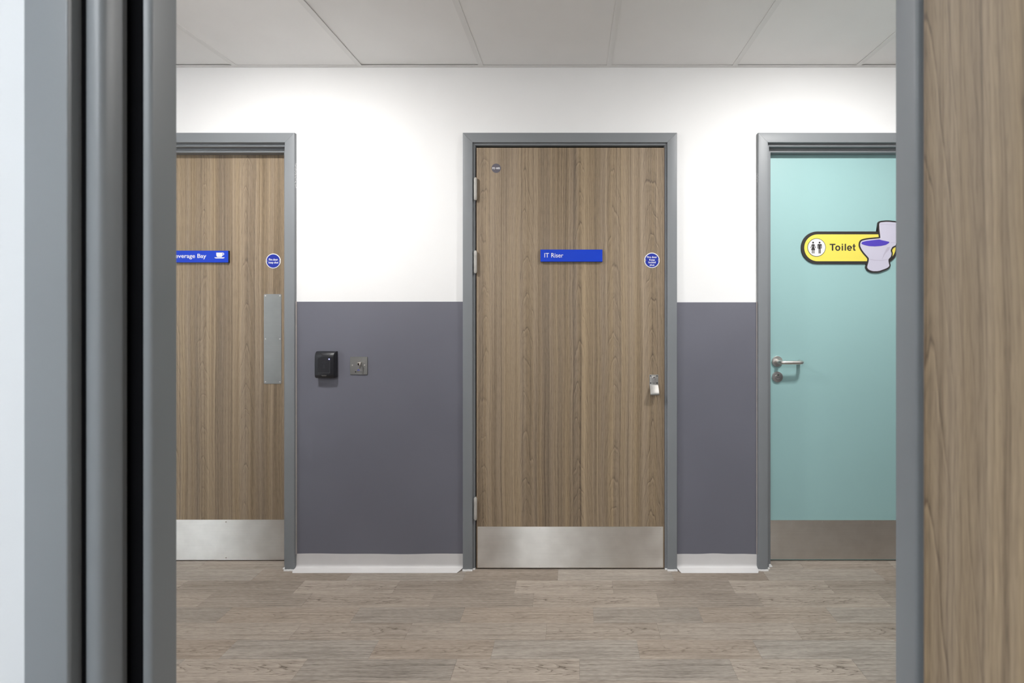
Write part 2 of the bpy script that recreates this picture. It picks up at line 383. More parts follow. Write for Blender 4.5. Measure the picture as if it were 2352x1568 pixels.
for k in range(-1, 17):
    yc = YR0 - WID * (k - .5)
    if k in rows:
        px, sh, lg = rows[k]; x = (px - PX) * yc / F
    else:
        x = R.uniform(-1, 0); sh = (R.uniform(-.5, .5), R.random(), R.choice((.1, .9))); lg = (R.uniform(-.5, .5), R.random(), R.choice((0, .4)))
    s0, s1 = R.uniform(0, 90), R.uniform(0, 90)
    x -= math.ceil((x - XL) / (LS + LG)) * (LS + LG)
    i = 0
    while x < XR:
        L, look, sd = (LS, sh, s0) if i % 2 == 0 else (LG, lg, s1)
        a, b = max(x, XL), min(x + L, XR)
        if b - a > .05:
            if b - a > L - .001: me = plank_mesh(L)
            else:
                bm = B(-(b - a) / 2, (b - a) / 2, -WID / 2 + .0002, WID / 2 - .0002, -.004, 0)
                bmesh.ops.recalc_face_normals(bm, faces=bm.faces[:])
                me = bpy.data.meshes.new('plank'); bm.to_mesh(me); bm.free(); me.materials.append(VINYL)
            o = link('plank', me, VINYL, fl, ((a + b) / 2, yc, 0))
            o['seed'] = sd + R.uniform(0, .03); o['tone'] = look[0] + R.uniform(-.12, .12); o['warm'] = look[1]; o['flame'] = look[2]
        x += L; i += 1

# ceiling: lay-in tiles on a white tee grid
ce = tag(done('ceiling', B(XL - .1, XR + .1, YN0, YW + .1, 2.70, 2.78), CEIL), 'suspended ceiling of white lay-in tiles over the corridor', 'ceiling', kind='structure')
bars = [(p - PX) * YW / F for p in (545, 829, 1106, 1398.5, 1685, 1966.5)]
while bars[0] - .6 > XL: bars.insert(0, bars[0] - .6)
while bars[-1] + .6 < XR: bars.append(bars[-1] + .6)
ys = [YN1 + .02, 1.153, 1.753, YW - .004]
for bx in bars:
    done('grid_bar', box(B(bx - .012, bx + .012, YN1, YW, ZC, ZC + .0015), bx - .001, bx + .001, YN1, YW, ZC + .0015, ZC + .035), GRID, ce)
for y in ys[1:3]:
    for a, b in zip([XL] + bars, bars + [XR]):
        done('cross_bar', B(a + .0121, b - .0121, y - .012, y + .012, ZC, ZC + .0015), GRID, ce)
for nm, (a, b) in (('edge_angle', (YW - .022, YW - .0002)), ('edge_angle', (YN1 + .0002, YN1 + .022))):
    done(nm, box(B(XL, XR, a, b, ZC + .0001, ZC + .0012), XL, XR, b - .001 if a > 1 else a, b if a > 1 else a + .001, ZC + .0012, ZC + .024), GRID, ce)
for a, b in zip([XL] + bars, bars + [XR]):
    for y0, y1 in zip(ys, ys[1:]):
        lift = .0016 + R.choice((.0006, .001, .0022, .0034))
        g = .004
        done('ceiling_tile', B(a + g, b - g, y0 + .002, y1 - .003, ZC + lift, ZC + lift + .015, bev=.0008), CEIL, ce)
tag(done('ceiling', B(RX0 - .1, RX1 + .1, RY0 - .1, YN0, ZC, ZC + .1), CEIL), 'white ceiling of the room behind the viewer', 'ceiling', kind='structure')
tag(done('ceiling', B(-4.1, -2.3, -1.7, YN0, ZC, ZC + .1), CEIL), 'white ceiling of the side room off the corridor', 'ceiling', kind='structure')

# slate wall-guard sheets and coved skirting between the doors
ARW = .047
def guard(n, x0, x1, ztop, label):
    bm = B(x0, x1, YW - .0025, YW - .0002, .066, ztop, bev=.0008)
    return tag(done(n, bm, GUARD), label, 'wall panel', kind='structure')
guard('trim_1', D1[1] + ARW + .002, D2[0] - ARW - .0005, P(0, 692.5, YW)[1], 'wide slate-grey wall guard sheet with card reader and key switch')
guard('trim_2', D2[1] + ARW + .0005, D3[0] - ARW - .002, P(0, 694, YW)[1], 'narrow slate-grey wall guard sheet between riser door and teal door')
guard('trim_3', XL + .01, D1[0] - ARW - .002, 1.30, 'slate-grey wall guard sheet left of the beverage bay door')
guard('trim_4', D3[1] + ARW + .002, XR - .01, 1.30, 'slate-grey wall guard sheet right of the teal toilet door')
def near_bounce_sheet(n, x0, x1, label):  # unseen dark sheets added to cut bounce light low in the corridor
    return tag(done(n, B(x0, x1, YN1 + .0002, YN1 + .0025, 0, 1.30, bev=.0008), GUARD), label, 'wall panel', kind='structure')
near_bounce_sheet('trim_5', -2.80, N0[0] - ARW - .002, 'unseen slate-grey guard sheet added to cut low bounce, corridor side of the near wall, left of the doorway')
near_bounce_sheet('trim_6', N0[1] + ARW + .002, XR - .01, 'unseen slate-grey guard sheet added to cut low bounce, corridor side of the near wall, right of the doorway')
for nm, a, lb in (('trim_7', (XL + .0002, XL + .0025), 'unseen slate-grey guard sheet added to cut low bounce, on the left end wall of the corridor'), ('trim_8', (XR - .0025, XR - .0002), 'unseen slate-grey guard sheet added to cut low bounce, on the right end wall of the corridor')):
    tag(done(nm, B(*a, YN1 + .01, YW - .05, 0, 1.30), GUARD), lb, 'wall panel', kind='structure')  # end-wall sheets, out of view, likewise added against low bounce
def cove(n, x0, x1, label, l=(0, 0), r=(0, 0)):
    prof = [(YW - .0003, .073), (YW - .003, .073), (YW - .0038, .05), (YW - .004, .028)]
    for i in range(1, 8):
        a = i / 8 * PI / 2
        prof.append((YW - .004 - .014 * (1 - math.cos(a)), .009 + .014 * (1 - math.sin(a))))
    prof += [(YW - .024, .0068), (YW - .034, .0040), (YW - .0405, .0020), (YW - .0410, .0004), (YW - .0003, .0004)]
    bm = bmesh.new(); nx = 24; rings = []
    for i in range(nx + 1):
        ring = []
        for j, (y, z) in enumerate(prof):
            toe = max(0., min(1., (YW - .016 - y) / .025)) if 0 < j < len(prof) - 1 else 0
            a = x0 + l[0] * min(1, toe * 2) + l[1] * toe; b = x1 - r[0] * min(1, toe * 2) - r[1] * toe
            t = i / nx; wob = .0012 * math.sin(x0 * 9 + t * 7.1) + .0008 * math.sin(t * 17)
            ring.append(bm.verts.new((a + (b - a) * t, y, z + (wob if j < 2 else 0))))
        rings.append(ring)
    m = len(prof)
    for a, b in zip(rings, rings[1:]):
        for j in range(m): bm.faces.new((a[j], a[(j + 1) % m], b[(j + 1) % m], b[j]))
    bm.faces.new(rings[0]); bm.faces.new(rings[-1][::-1])
    return tag(done(n, bm, COVE, None, 35), label, 'skirting', kind='structure')
cove('baseboard_left', D1[1] + ARW + .001, D2[0] - ARW - .001, 'pale coved vinyl skirting under the wide slate wall guard', (-.010, .012), (0, .022))
cove('baseboard_right', D2[1] + ARW + .001, D3[0] - ARW - .001, 'pale coved vinyl skirting under the narrow slate wall guard', (0, .014), (-.008, .016))
cove('baseboard_far_left', XL + .01, D1[0] - ARW - .001, 'pale coved vinyl skirting left of the beverage bay door')
cove('baseboard_far_right', D3[1] + ARW + .001, XR - .01, 'pale coved vinyl skirting right of the teal toilet door')

# ------------------------------------------------------------------ door frames
def sweep(root, name, mat, prof, xl, xr, zt, y0, which, smooth=35, z0=0.0):
    bm = bmesh.new()
    if which == 'l': A = [(xl + i, y0 + d, z0) for i, d in prof]; C = [(xl + i, y0 + d, zt - i) for i, d in prof]
    elif which == 'r': A = [(xr - i, y0 + d, z0) for i, d in prof]; C = [(xr - i, y0 + d, zt - i) for i, d in prof]
    else: A = [(xl + i, y0 + d, zt - i) for i, d in prof]; C = [(xr - i, y0 + d, zt - i) for i, d in prof]
    if which == 'h': A = [(x + .0007, y, z) for x, y, z in A]; C = [(x - .0007, y, z) for x, y, z in C]
    a = [bm.verts.new(p) for p in A]; c = [bm.verts.new(p) for p in C]; n = len(a)
    bm.faces.new(a); bm.faces.new(c[::-1])
    for i in range(n): bm.faces.new((a[i], a[(i + 1) % n], c[(i + 1) % n], c[i]))
    return done(name, rel(bm, root), mat, root, smooth)
def rnd(p, r, n=3):           # round the marked corners of a profile: entries (i, d, radius)
    out = []; m = len(p)
    for k, q in enumerate(p):
        rr = q[2] if len(q) > 2 else 0
        if not rr: out.append(q[:2]); continue
        c = Vector(q[:2]); a = (Vector(p[k - 1][:2]) - c).normalized(); b = (Vector(p[(k + 1) % m][:2]) - c).normalized()
        for s in range(n + 1):
            t = s / n; out.append(tuple(c + a * rr * (1 - t) ** 2 + b * rr * t ** 2))
    return out
ARCH = rnd([(-ARW, .0165), (-ARW, 0, .0025), (0, 0, .0015), (0, .0165)], 0)
REC = rnd([(-.010, .0166), (-.0, .0166), (-.0, .019), (.006, .020, .002), (.0140, .020, .0025), (.0140, .044), (.008, .044), (.008, .048), (.018, .048), (.022, .050, .002), (.0335, .050, .0025), (.0335, .088), (.004, .088), (.004, .133), (-.010, .133)], 0)
RIS = rnd([(-.010, .0166), (-.003, .0166), (-.003, .010), (.006, .010, .003), (.0105, .013, .003), (.0125, .022), (.0125, .060), (.030, .060), (.030, .100), (-.010, .100)], 0)
NEAR = rnd([(-.010, .0166), (-.003, .0166), (-.003, .0125), (-.006, .0125), (-.006, .0160), (.0045, .0160), (.006, .0135, .004), (.0215, .0140, .007), (.0235, .030), (.0235, .0435), (.010, .0435), (.010, .0520), (.0375, .0520), (.0385, .0470, .002), (.0465, .0500, .0035), (.0465, .085), (-.003, .085), (-.003, .117), (-.010, .117)], 0)
def frame(root, lining, xl, xr, zt, y0, back=None):
    for w in 'lrh':
        sweep(root, 'door_lining', FRAME, lining, xl, xr, zt, y0, w)
        sweep(root, 'architrave', FRAME, ARCH, xl, xr, zt, y0, w)
        if back:
            sweep(root, 'architrave', FRAME, [(i, back - d) for i, d in ARCH], xl, xr, zt, y0, w)
def sealant(root, x0, x1, y0, y1, z, skew=0.0):
    bm = bmesh.new()
    n = 9; top = []; bot = []
    for i in range(n):
        t = i / (n - 1); x = x0 + (x1 - x0) * t; w = R.uniform(-.0008, .0008)
        top.append(((x, y1, z + w), (x, y0 + .002 + w, z + w), (x + skew, y0 + w, .0004), (x, y1, .0004)))
    rings = [[bm.verts.new(p) for p in q] for q in top]
    for a, b in zip(rings, rings[1:]):
        for j in range(4): bm.faces.new((a[j], a[(j + 1) % 4], b[(j + 1) % 4], b[j]))
    bm.faces.new(rings[0]); bm.faces.new(rings[-1][::-1])
    return done('sealant', rel(bm, root), SEAL, root)
def screws(parent, root, pts, y, r=.0026, mat=None):
    for x, z in pts:
        bm = lathe(bmesh.new(), x, z, [(r, y + .0006), (r, y - .0006), (r * .7, y - .0011), (0, y - .0004)], 14)
        done('screw', rel(bm, root), mat or ROSE, parent, 40)
def leaf(root, x0, x1, y0, y1, z0, z1, seed, mat=None, lip=True):
    o = done('door_leaf', rel(B(x0, x1, y0, y1, z0, z1, bev=.0008), root), mat or WOOD, root)
    o['grain_seed'] = seed
    if lip:
        for a, b in ((x0 - .0016, x0 - .0001), (x1 + .0001, x1 + .0016)):
            done('lipping', rel(B(a, b, y0 + .0008, y1, z0, z1), root), LIP, o)
    return o
def plate(root, name, mat, x0, x1, z0, z1, y, r=.001, th=.0015):
    return done(name, rel(poly(bmesh.new(), rrect(x0, x1, z0, z1, r, 4), y - th, y - .0001, .0004), root), mat, root)

# --- door_1: beverage bay, leaf set back on the far side of the wall
d1 = thing('door_1', 'wood-grain door with a steel push plate, beverage bay sign and kick plate, left of the card reader', 'door', (D1[0], YA, 0), kind='structure')
frame(d1, REC, *D1, ZT, YA)
leaf(d1, D1[0] + .012, D1[1] - .012, YR, YR + .044, .0045, ZT - .012, .0)
kp = plate(d1, 'kick_plate', STEEL, D1[0] + .025, D1[1] - .034, P(0, 1285.3, YR)[1], P(0, 1193, YR)[1], YR)
screws(kp, d1, [P(519.6, 1198, YR), P(519.6, 1280, YR), P(403.5, 1258, YR)], YR - .0015, .0024, BRASS)
x0, z1 = P(606.3, 675, YR); x1, z0 = P(646.8, 881, YR)
pp = plate(d1, 'push_plate', SATIN, x0, x1, z0, z1, YR, .006)
screws(pp, d1, [(x, z) for x in (x0 + .0085, x1 - .0075) for z in (z0 + .010, (z0 + z1) / 2, z1 - .009)], YR - .0015, .0032)
sealant(d1, D1[1] - .002, D1[1] + ARW + .010, YA - .006, YA + .010, .006)
sealant(d1, D1[1] - .016, D1[1] - .001, YA + .010, YA + .030, .005)
done('caulk_line', rel(B(D1[1] + ARW - .001, D1[1] + ARW + .0045, YW - .0075, YW - .0020, .072, 1.300, bev=.001), d1), CAULK, d1)

def chips(root, x, zs, w=.0016):                    # flecks of white wall paint on the edge of the architrave
    bm = bmesh.new()
    for z, h in zs:
        y = YA + R.uniform(.004, .012)
        box(bm, x - .0003, x + .0003, y, y + R.uniform(.0015, .0045), z, z + h)
    return tag(done('paint_flecks', rel(bm, root), WHITE, root), kind='stuff')
chips(d1, D1[1] + ARW, [(P(0, 376 + 2.6 * i + R.uniform(-1, 1), YA)[1], R.uniform(.002, .006)) for i in range(22)])
# --- door_2: riser door, leaf flush with the corridor side
d2 = thing('door_2', 'wood-grain riser door with three hinges and a key pull, in the middle of the wall', 'door', (D2[0], YA, 0), kind='structure')
frame(d2, RIS, *D2, ZT, YA)
lx0, lx1 = P(1094.2, 0, YL)[0], P(1526.2, 0, YL)[0]
leaf(d2, lx0 + .0017, lx1 - .0017, YL, YL + .044, P(0, 1304.2, YL)[1], P(0, 339, YL)[1], 1.0)
for w in 'lrh': sweep(d2, 'door_seal', BLACK, [(.0126, .030), (.0165, .034), (.0165, .058), (.0126, .058)], *D2, ZT, YA, w)
x0, z1 = P(1097, 1209, YL); x1, z0 = P(1523, 1303, YL)
kp = plate(d2, 'kick_plate', STEEL, x0, x1, z0, z1, YL)
screws(kp, d2, [P(a, b, YL) for a in (1101, 1239.8, 1378.7, 1517) for b in (1213.5, 1298.8)], YL - .0015, .0026)
for py in (407, 575, 1143):
    xh, zt_ = P(1091.6, py, YA - .004); zb_ = P(0, py + 52, YA - .004)[1]; r = .0078; L = zt_ - zb_
    hb = bmesh.new(); ky = YA + .002
    prof = [(0, 0), (.005, 0), (.006, .003), (r, .006), (r, .0255), (r - .0009, .026), (r - .0009, .0265), (r, .027), (r, L - .027), (r - .0009, L - .0265), (r - .0009, L - .026), (r, L - .0255), (r, L - .006), (.006, L - .003), (.005, L), (0, L)]
    lathe(hb, 0, 0, prof, 24)
    bmesh.ops.rotate(hb, verts=hb.verts[:], cent=(0, 0, 0), matrix=Matrix.Rotation(PI / 2, 3, 'X'))
    bmesh.ops.translate(hb, verts=hb.verts[:], vec=(xh, ky, zb_))
    h = done('hinge', rel(hb, d2), HINGE, d2, 40)
    done('hinge_leaf', rel(B(xh - .003, xh + .0012, ky + .004, ky + .028, zb_ + .004, zt_ - .004), d2), HINGE, h)
# key pull: pressed steel plate that curls out below the cylinder
x0, zt_ = P(1491.8, 860, YL); x1 = P(1511.8, 0, YL)[0]
path = [(0, 0), (.0, -.046), (-.001, -.051), (-.005, -.056), (-.012, -.064), (-.019, -.074), (-.0245, -.082), (-.027, -.087), (-.0275, -.0945)]
bm = bmesh.new(); th = .003; A = []
for i, (dy, dz) in enumerate(path):
    p0 = path[max(i - 1, 0)]; p1 = path[min(i + 1, len(path) - 1)]
    t = Vector((p1[0] - p0[0], p1[1] - p0[1])).normalized(); nrm = Vector((t.y, -t.x))
    f_ = (YL - .0002 - th + dy, zt_ + dz); b_ = (f_[0] - nrm.x * th, f_[1] - nrm.y * th) if nrm.x < 0 else (f_[0] + nrm.x * th, f_[1] + nrm.y * th)
    A.append([bm.verts.new((x0 if q < 2 else x1, *(f_ if q in (0, 3) else b_))) for q in range(4)])
for a, b in zip(A, A[1:]):
    for j in range(4): bm.faces.new((a[j], a[(j + 1) % 4], b[(j + 1) % 4], b[j]))
bm.faces.new(A[0]); bm.faces.new(A[-1][::-1])
bmesh.ops.recalc_face_normals(bm, faces=bm.faces[:])
bmesh.ops.bevel(bm, geom=[e_ for e_ in bm.edges if e_.calc_face_angle(0) > 1.0], offset=.0008, segments=2, affect='EDGES', profile=.5)
kpull = done('key_pull', rel(bm, d2), PULLM, d2, 40); kpull['label'] = 'pressed steel key pull'
yp = YL - .0034
screws(kpull, d2, [P(a, b, yp) for a in (1494.5, 1509.0) for b in (863.0, 879.3)], yp, .0026, BLACK)
cx, cz = P(1501.9, 867.6, yp)
cyl = lathe(bmesh.new(), cx, cz, [(.0088, yp + .001), (.0088, yp - .0035), (.0078, yp - .0045), (.0050, yp - .0045), (.0046, yp - .0040), (0, yp - .0040)], 28)
c_o = done('lock_cylinder', rel(cyl, d2), ROSE, kpull, 40)
done('lock_cylinder', rel(poly(bmesh.new(), rrect(cx - .0052, cx + .0052, cz - .0235, cz - .006, .005, 5), yp - .003, yp + .001, .0006), d2), ROSE, kpull)
done('keyway', rel(B(cx - .0008, cx + .0016, yp - .0050, yp - .0041, cz - .0010, cz + .0055), d2), BLACK, kpull)
sealant(d2, D2[0] - ARW - .001, D2[0] + .001, YA - .007, YA + .010, .006)
sealant(d2, D2[0] + .001, D2[0] + .012, YA + .004, YA + .022, .006)
sealant(d2, D2[1] - .001, D2[1] + ARW + .001, YA - .007, YA + .010, .006)
sealant(d2, D2[1] - .010, D2[1] - .001, YA + .004, YA + .022, .006)

# --- door_3: teal toilet door
d3 = thing('door_3', 'teal toilet door with a steel lever handle, at the right of the wall', 'door', (D3[0], YA, 0), kind='structure')
frame(d3, REC, *D3, ZT, YA)
leaf(d3, D3[0] + .012, D3[1] - .012, YR, YR + .044, .0045, ZT - .012, .0, TEAL, lip=False)
kp = plate(d3, 'kick_plate', STEEL, D3[0] + .0345, D3[1] - .025, P(0, 1285, YR)[1] + .003, P(0, 1194, YR)[1], YR)
screws(kp, d3, [P(2006, 1198.5, YR), P(2006, 1281, YR), P(1889, 1198.5, YR), P(1889, 1281, YR)], YR - .0015, .0022)
cx, cz = P(1784.3, 829.5, YR)
r_ = .0268
h = done('lever_handle', rel(lathe(bmesh.new(), cx, cz, [(r_, YR - .0001), (r_, YR - .007), (r_ - .001, YR - .008), (.0125, YR - .0088), (.0118, YR - .0086), (0, YR - .0086)], 48), d3), ROSE, d3, 30)
h['label'] = 'satin steel return-to-door lever handle'
rr = .0094; yb = YR - .056; xe = P(1850, 0, yb)[0] - rr
pts = [(cx, YR - .006, cz), (cx, YR - .034, cz)]
for i in range(1, 9):
    a = i / 8 * PI / 2; pts.append((cx + .020 * (1 - math.cos(a)), YR - .036 - .020 * math.sin(a), cz))
for i in range(0, 9):
    a = i / 8 * PI / 2; pts.append((xe - .020 + .020 * math.sin(a), yb + .020 * (1 - math.cos(a)), cz))
pts.append((xe, YR - .012, cz))
done('lever', rel(tube(bmesh.new(), pts, rr, 20), d3), ROSE, h, 40)
cx2, cz2 = P(1784.7, 865, YR)
s = done('turn_escutcheon', rel(lathe(bmesh.new(), cx2, cz2, [(.0268, YR - .0001), (.0268, YR - .007), (.0258, YR - .008), (.0140, YR - .0088), (.0130, YR - .0070), (.0122, YR - .0070), (.0120, YR - .012), (.0108, YR - .0130), (0, YR - .0130)], 48), d3), ROSE, d3, 30)
done('release_slot', rel(B(cx2 - .0085, cx2 + .0085, YR - .0136, YR - .0129, cz2 - .0012, cz2 + .0012), d3), BRASS, s)
done('indicator', rel(poly(bmesh.new(), rrect(cx2 - .0030, cx2 + .0032, cz2 + .0085, cz2 + .0125, .001), YR - .0139, YR - .0120), d3), GREEN, s)
sealant(d3, D3[0] - ARW - .006, D3[0] + .001, YA - .006, YA + .010, .006)
sealant(d3, D3[0] + .001, D3[0] + .014, YA + .010, YA + .030, .005)
sealant(d3, D3[0] + .014, D3[0] + .034, YA + .030, YA + .056, .005)
done('caulk_line', rel(B(D3[0] - ARW - .0045, D3[0] - ARW + .001, YW - .0075, YW - .0020, .072, 1.298, bev=.001), d3), CAULK, d3)

chips(d3, D3[0] - ARW, [(P(0, 397 + 3.2 * i, YA)[1], R.uniform(.003, .008)) for i in range(7)])
# --- door_4: the open doorway the picture is taken through
d4 = thing('door_4', 'open wood-grain door and grey stepped frame nearest the viewer', 'door', (N0[0], .515, 0), kind='structure')
frame(d4, NEAR, *N0, ZT, .515, back=.134)
for w in 'lrh':
    sweep(d4, 'door_seal', BLACK, [(.0102, .0440), (.0205, .0440), (.0205, .0490), (.0373, .0490), (.0373, .0519), (.0102, .0519)], *N0, ZT, .515, w)
    sweep(d4, 'door_seal', BLACK, [(-.0028, .0150), (.0042, .0150), (.0042, .0159), (-.0028, .0159)], *N0, ZT, .515, w)
bm = B(0, .926, 0, .044, .005, 2.045, bev=.001)
lo = done('door_leaf', bm, WOOD, d4)
lo['grain_seed'] = 3.0
lo.location = (.372 - N0[0], .514 - .515, 0); lo.rotation_euler = (0, 0, -PI / 2)
done('lipping', B(-.0012, -.0001, .001, .043, .005, 2.045), LIP, lo)

# ------------------------------------------------------------------ signs and devices
def sign(name, label, x0, x1, z0, z1, yb, th):
    t = thing(name, label, 'sign', ((x0 + x1) / 2, yb, z0))
    done('sign_back', rel(B(x0, x1, yb - th + .001, yb - .0001, z0, z1, bev=.0006), t), EDGE, t)
    done('sign_face', rel(B(x0 + .0004, x1 - .0004, yb - th, yb - th + .00105, z0 + .0004, z1 - .0004), t), BLUE, t)
    return t
yf = YL - .012
x0, z1 = P(1241.2, 572.8, yf); x1, z0 = P(1383.8, 600.8, yf)
t = sign('door_sign', 'blue sign reading IT Riser on the middle door', x0, x1, z0, z1, YL, .012)
a, zb = P(1250.4, 591, yf); b, zc = P(1293.8, 581, yf)
done('lettering', rel(text('IT Riser', a, b, zb, zc - zb, yf, bold=.004), t), WHITE, t)
yf = YR - .012
x1, z0 = P(524.3, 602.6, yf); z1 = P(0, 575.3, yf)[1]; x0 = x1 - .300
t = sign('door_sign', 'blue sign ending in Beverage Bay with a white cup symbol, on the left door', x0, x1, z0, z1, YR, .012)
a, zb = P(395, 592, yf); b, zc = P(473.8, 582.8, yf)
done('lettering', rel(text('Beverage Bay', a, b, zb, zc - zb, yf, bold=.012), t), WHITE, t)
def C4(cx, cy, y): return P(390 + cx / 7.587, 540 + cy / 7.587, y)
bm = bmesh.new()
cup = [(810, 303), (918, 303), (918, 350), (912, 368), (898, 380), (832, 380), (818, 368), (811, 350)]
poly(bm, [C4(x, y, yf) for x, y in cup], yf - .0004, yf + .0001)
poly(bm, [C4(x, y, yf) for x, y in ((777, 385), (957, 385), (948, 398), (930, 404), (805, 404), (786, 398))], yf - .0004, yf + .0001)
ring = [(918, 303), (932, 304), (945, 314), (949, 328), (944, 342), (930, 351), (916, 353), (916, 342), (928, 338), (934, 328), (930, 318), (918, 316)]
poly(bm, [C4(x, y, yf) for x, y in ring], yf - .0004, yf + .0001)
done('cup_symbol', rel(bm, t), WHITE, t)

def fire_disc(label, px, py, yb, d, lines):
    cx, cz = P(px, py, yb); r = d / 2
    t = thing('fire_door_disc', label, 'sign', (cx, yb, cz - r))
    done('rim', rel(lathe(bmesh.new(), cx, cz, [(r, yb - .0001), (r, yb - .0015), (r - .0006, yb - .0020), (0, yb - .0020)], 56), t), WHITE, t, 30)
    pts = []
    n = 72; ri = r * .895
    for i in range(n):
        a = 2 * PI * i / n; x, z = ri * math.cos(a), ri * math.sin(a)
        for s in (-1, 1):
            q = Vector((x - s * r * .93, z))
            if q.length < r * .17:
                q = q.normalized() * r * .17; x, z = s * r * .93 + q.x, q.y
        pts.append((cx + x, cz + z))
    done('disc_face', rel(poly(bmesh.new(), pts, yb - .0023, yb - .0019), t), NAVY, t)
    for s in (-1, 1):
        done('screw', rel(lathe(bmesh.new(), cx + s * r * .86, cz, [(r * .085, yb - .0019), (r * .085, yb - .0026), (r * .04, yb - .0028), (0, yb - .0024)], 14), t), BRASS, t, 40)
    bm = bmesh.new()
    for body, x0, x1, zb, cap in lines:
        a = P(x0, zb, yb); b = P(x1, zb - cap, yb)
        tb = text(body, a[0], b[0], a[1], b[1] - a[1], yb - .0023, .0003, bold=.022)
        me = bpy.data.meshes.new('x'); tb.to_mesh(me); tb.free(); bm.from_mesh(me); bpy.data.meshes.remove(me)
    done('lettering', rel(bm, t), WHITE, t)
fire_disc('round blue sign reading Fire door keep shut above the steel push plate', 628.2, 599.3, YR, .0745, [('Fire door', 618.3, 639.2, 598.2, 4.7), ('keep shut', 617.7, 640.2, 604.8, 4.3)])
fire_disc('round blue sign reading Fire door Keep locked shut on the middle door', 1497.3, 597.8, YL, .0745, [('Fire door', 1486.3, 1508.8, 592.3, 4.1), ('Keep', 1491.2, 1503.9, 598.4, 3.9), ('locked', 1489.2, 1505.8, 604.2, 4.0), ('shut', 1492.0, 1503.0, 610.2, 3.9)])
cx, cz = P(1139.8, 386.3, YL)
t = thing('rating_sticker', 'small round grey sticker reading FD 60S near the top of the middle door', 'sticker', (cx, YL, cz - .0225))
done('sticker_face', rel(poly(bmesh.new(), circ(cx, cz, .0225, 48), YL - .0006, YL - .0001), t), GREYD, t)
a = P(1130.9, 388.2, YL); b = P(1148.2, 384.1, YL)
done('lettering', rel(text('FD 60S', a[0], b[0], a[1], b[1] - a[1], YL - .0006, .0003, bold=.022), t), WHITE, t)

# toilet sign: pill-shaped board with pictogram, word and a cut-out picture of a toilet
YT = YR - .006
def T(cx, cy): return P(1820 + cx / 7.84, 480 + cy / 7.84, YT)
x_, z_ = T(1040, 1150)
t = thing('toilet_sign', 'yellow pill-shaped sign reading Toilet with a toilet picture, on the teal door', 'sign', (x_, YR, z_))
def pill(xa, xb, cy, r, n=24):
    return [T(xb + r * math.cos(-PI / 2 + PI * i / n), cy + r * math.sin(-PI / 2 + PI * i / n)) for i in range(n + 1)] + \
           [T(xa + r * math.cos(PI / 2 + PI * i / n), cy + r * math.sin(PI / 2 + PI * i / n)) for i in range(n + 1)]
done('sign_border', rel(poly(bmesh.new(), pill(449, 1615, 694, 291), YT, YR - .0001, .0005), t), BRN, t)
done('sign_face', rel(poly(bmesh.new(), pill(455, 1615, 697, 242), YT - .0006, YT + .0001), t), YEL, t)
done('symbol_ring', rel(poly(bmesh.new(), [T(434 + 165 * math.cos(2 * PI * i / 48), 692 + 165 * math.sin(2 * PI * i / 48)) for i in range(48)], YT - .0010, YT - .0005), t), BRN, t)
done('symbol_disc', rel(poly(bmesh.new(), [T(434 + 156 * math.cos(2 * PI * i / 48), 692 + 156 * math.sin(2 * PI * i / 48)) for i in range(48)], YT - .0014, YT - .0009), t), WHITE, t)
def figure(name, polys, head):
    bm = bmesh.new()
    for p in polys: poly(bm, [T(x, y) for x, y in p], YT - .0018, YT - .0013)
    poly(bm, [T(head[0] + 17 * math.cos(2 * PI * i / 20), head[1] + 17 * math.sin(2 * PI * i / 20)) for i in range(20)], YT - .0018, YT - .0013)
    done(name, rel(bm, t), BRN, t)
figure('woman_symbol', [[(350, 632), (392, 632), (384, 670), (408, 738), (334, 738), (357, 670)], [(347, 634), (354, 650), (332, 703), (322, 700)], [(393, 634), (418, 700), (408, 703), (387, 650)],
                        [(350, 738), (364, 738), (364, 799), (350, 799)], [(377, 738), (391, 738), (391, 799), (377, 799)]], (370, 604))
figure('man_symbol', [[(458, 630), (516, 630), (527, 640), (527, 711), (515, 711), (515, 655), (508, 655), (508, 720), (466, 720), (466, 655), (460, 655), (460, 711), (448, 711), (448, 640)],
                      [(469, 720), (484, 720), (484, 799), (469, 799)], [(491, 720), (507, 720), (507, 799), (491, 799)]], (487, 604))
def letter(*shapes):
    bm = bmesh.new()
    for p in shapes: poly(bm, [T(x, y) for x, y in p], YT - .0010, YT - .0005)
    done('letter', rel(bm, t), BRN, t)
def band(cx, cy, rx, ry, w, a0, a1, n=20):         # part of a letter's ring
    q = [(cx + rx * math.cos(math.radians(a0 + (a1 - a0) * i / n)), cy - ry * math.sin(math.radians(a0 + (a1 - a0) * i / n))) for i in range(n + 1)]
    return q + [(cx + (rx - w) * math.cos(math.radians(a1 + (a0 - a1) * i / n)), cy - (ry - w * .85) * math.sin(math.radians(a1 + (a0 - a1) * i / n))) for i in range(n + 1)]
def bar(a, b, c, d): return [(a, b), (c, b), (c, d), (a, d)]
letter([(670, 625), (773, 625), (773, 647), (735, 647), (735, 748), (709, 748), (709, 647), (670, 647)])
letter(band(816, 704, 46, 48, 25, 0, 180), band(816, 704, 46, 48, 25, 180, 360))
letter(bar(887, 657, 911, 748)); letter(bar(887, 625, 911, 645))
letter(bar(940, 625, 964, 748))
letter(band(1027, 704, 45, 48, 24, 0, 322), bar(1003, 696, 1071, 713))
letter([(1095, 632), (1119, 626), (1119, 657), (1136, 657), (1136, 676), (1119, 676), (1119, 720), (1123, 730), (1136, 730), (1136, 748), (1112, 750), (1099, 742), (1095, 727), (1095, 676), (1081, 676), (1081, 657), (1095, 657)])
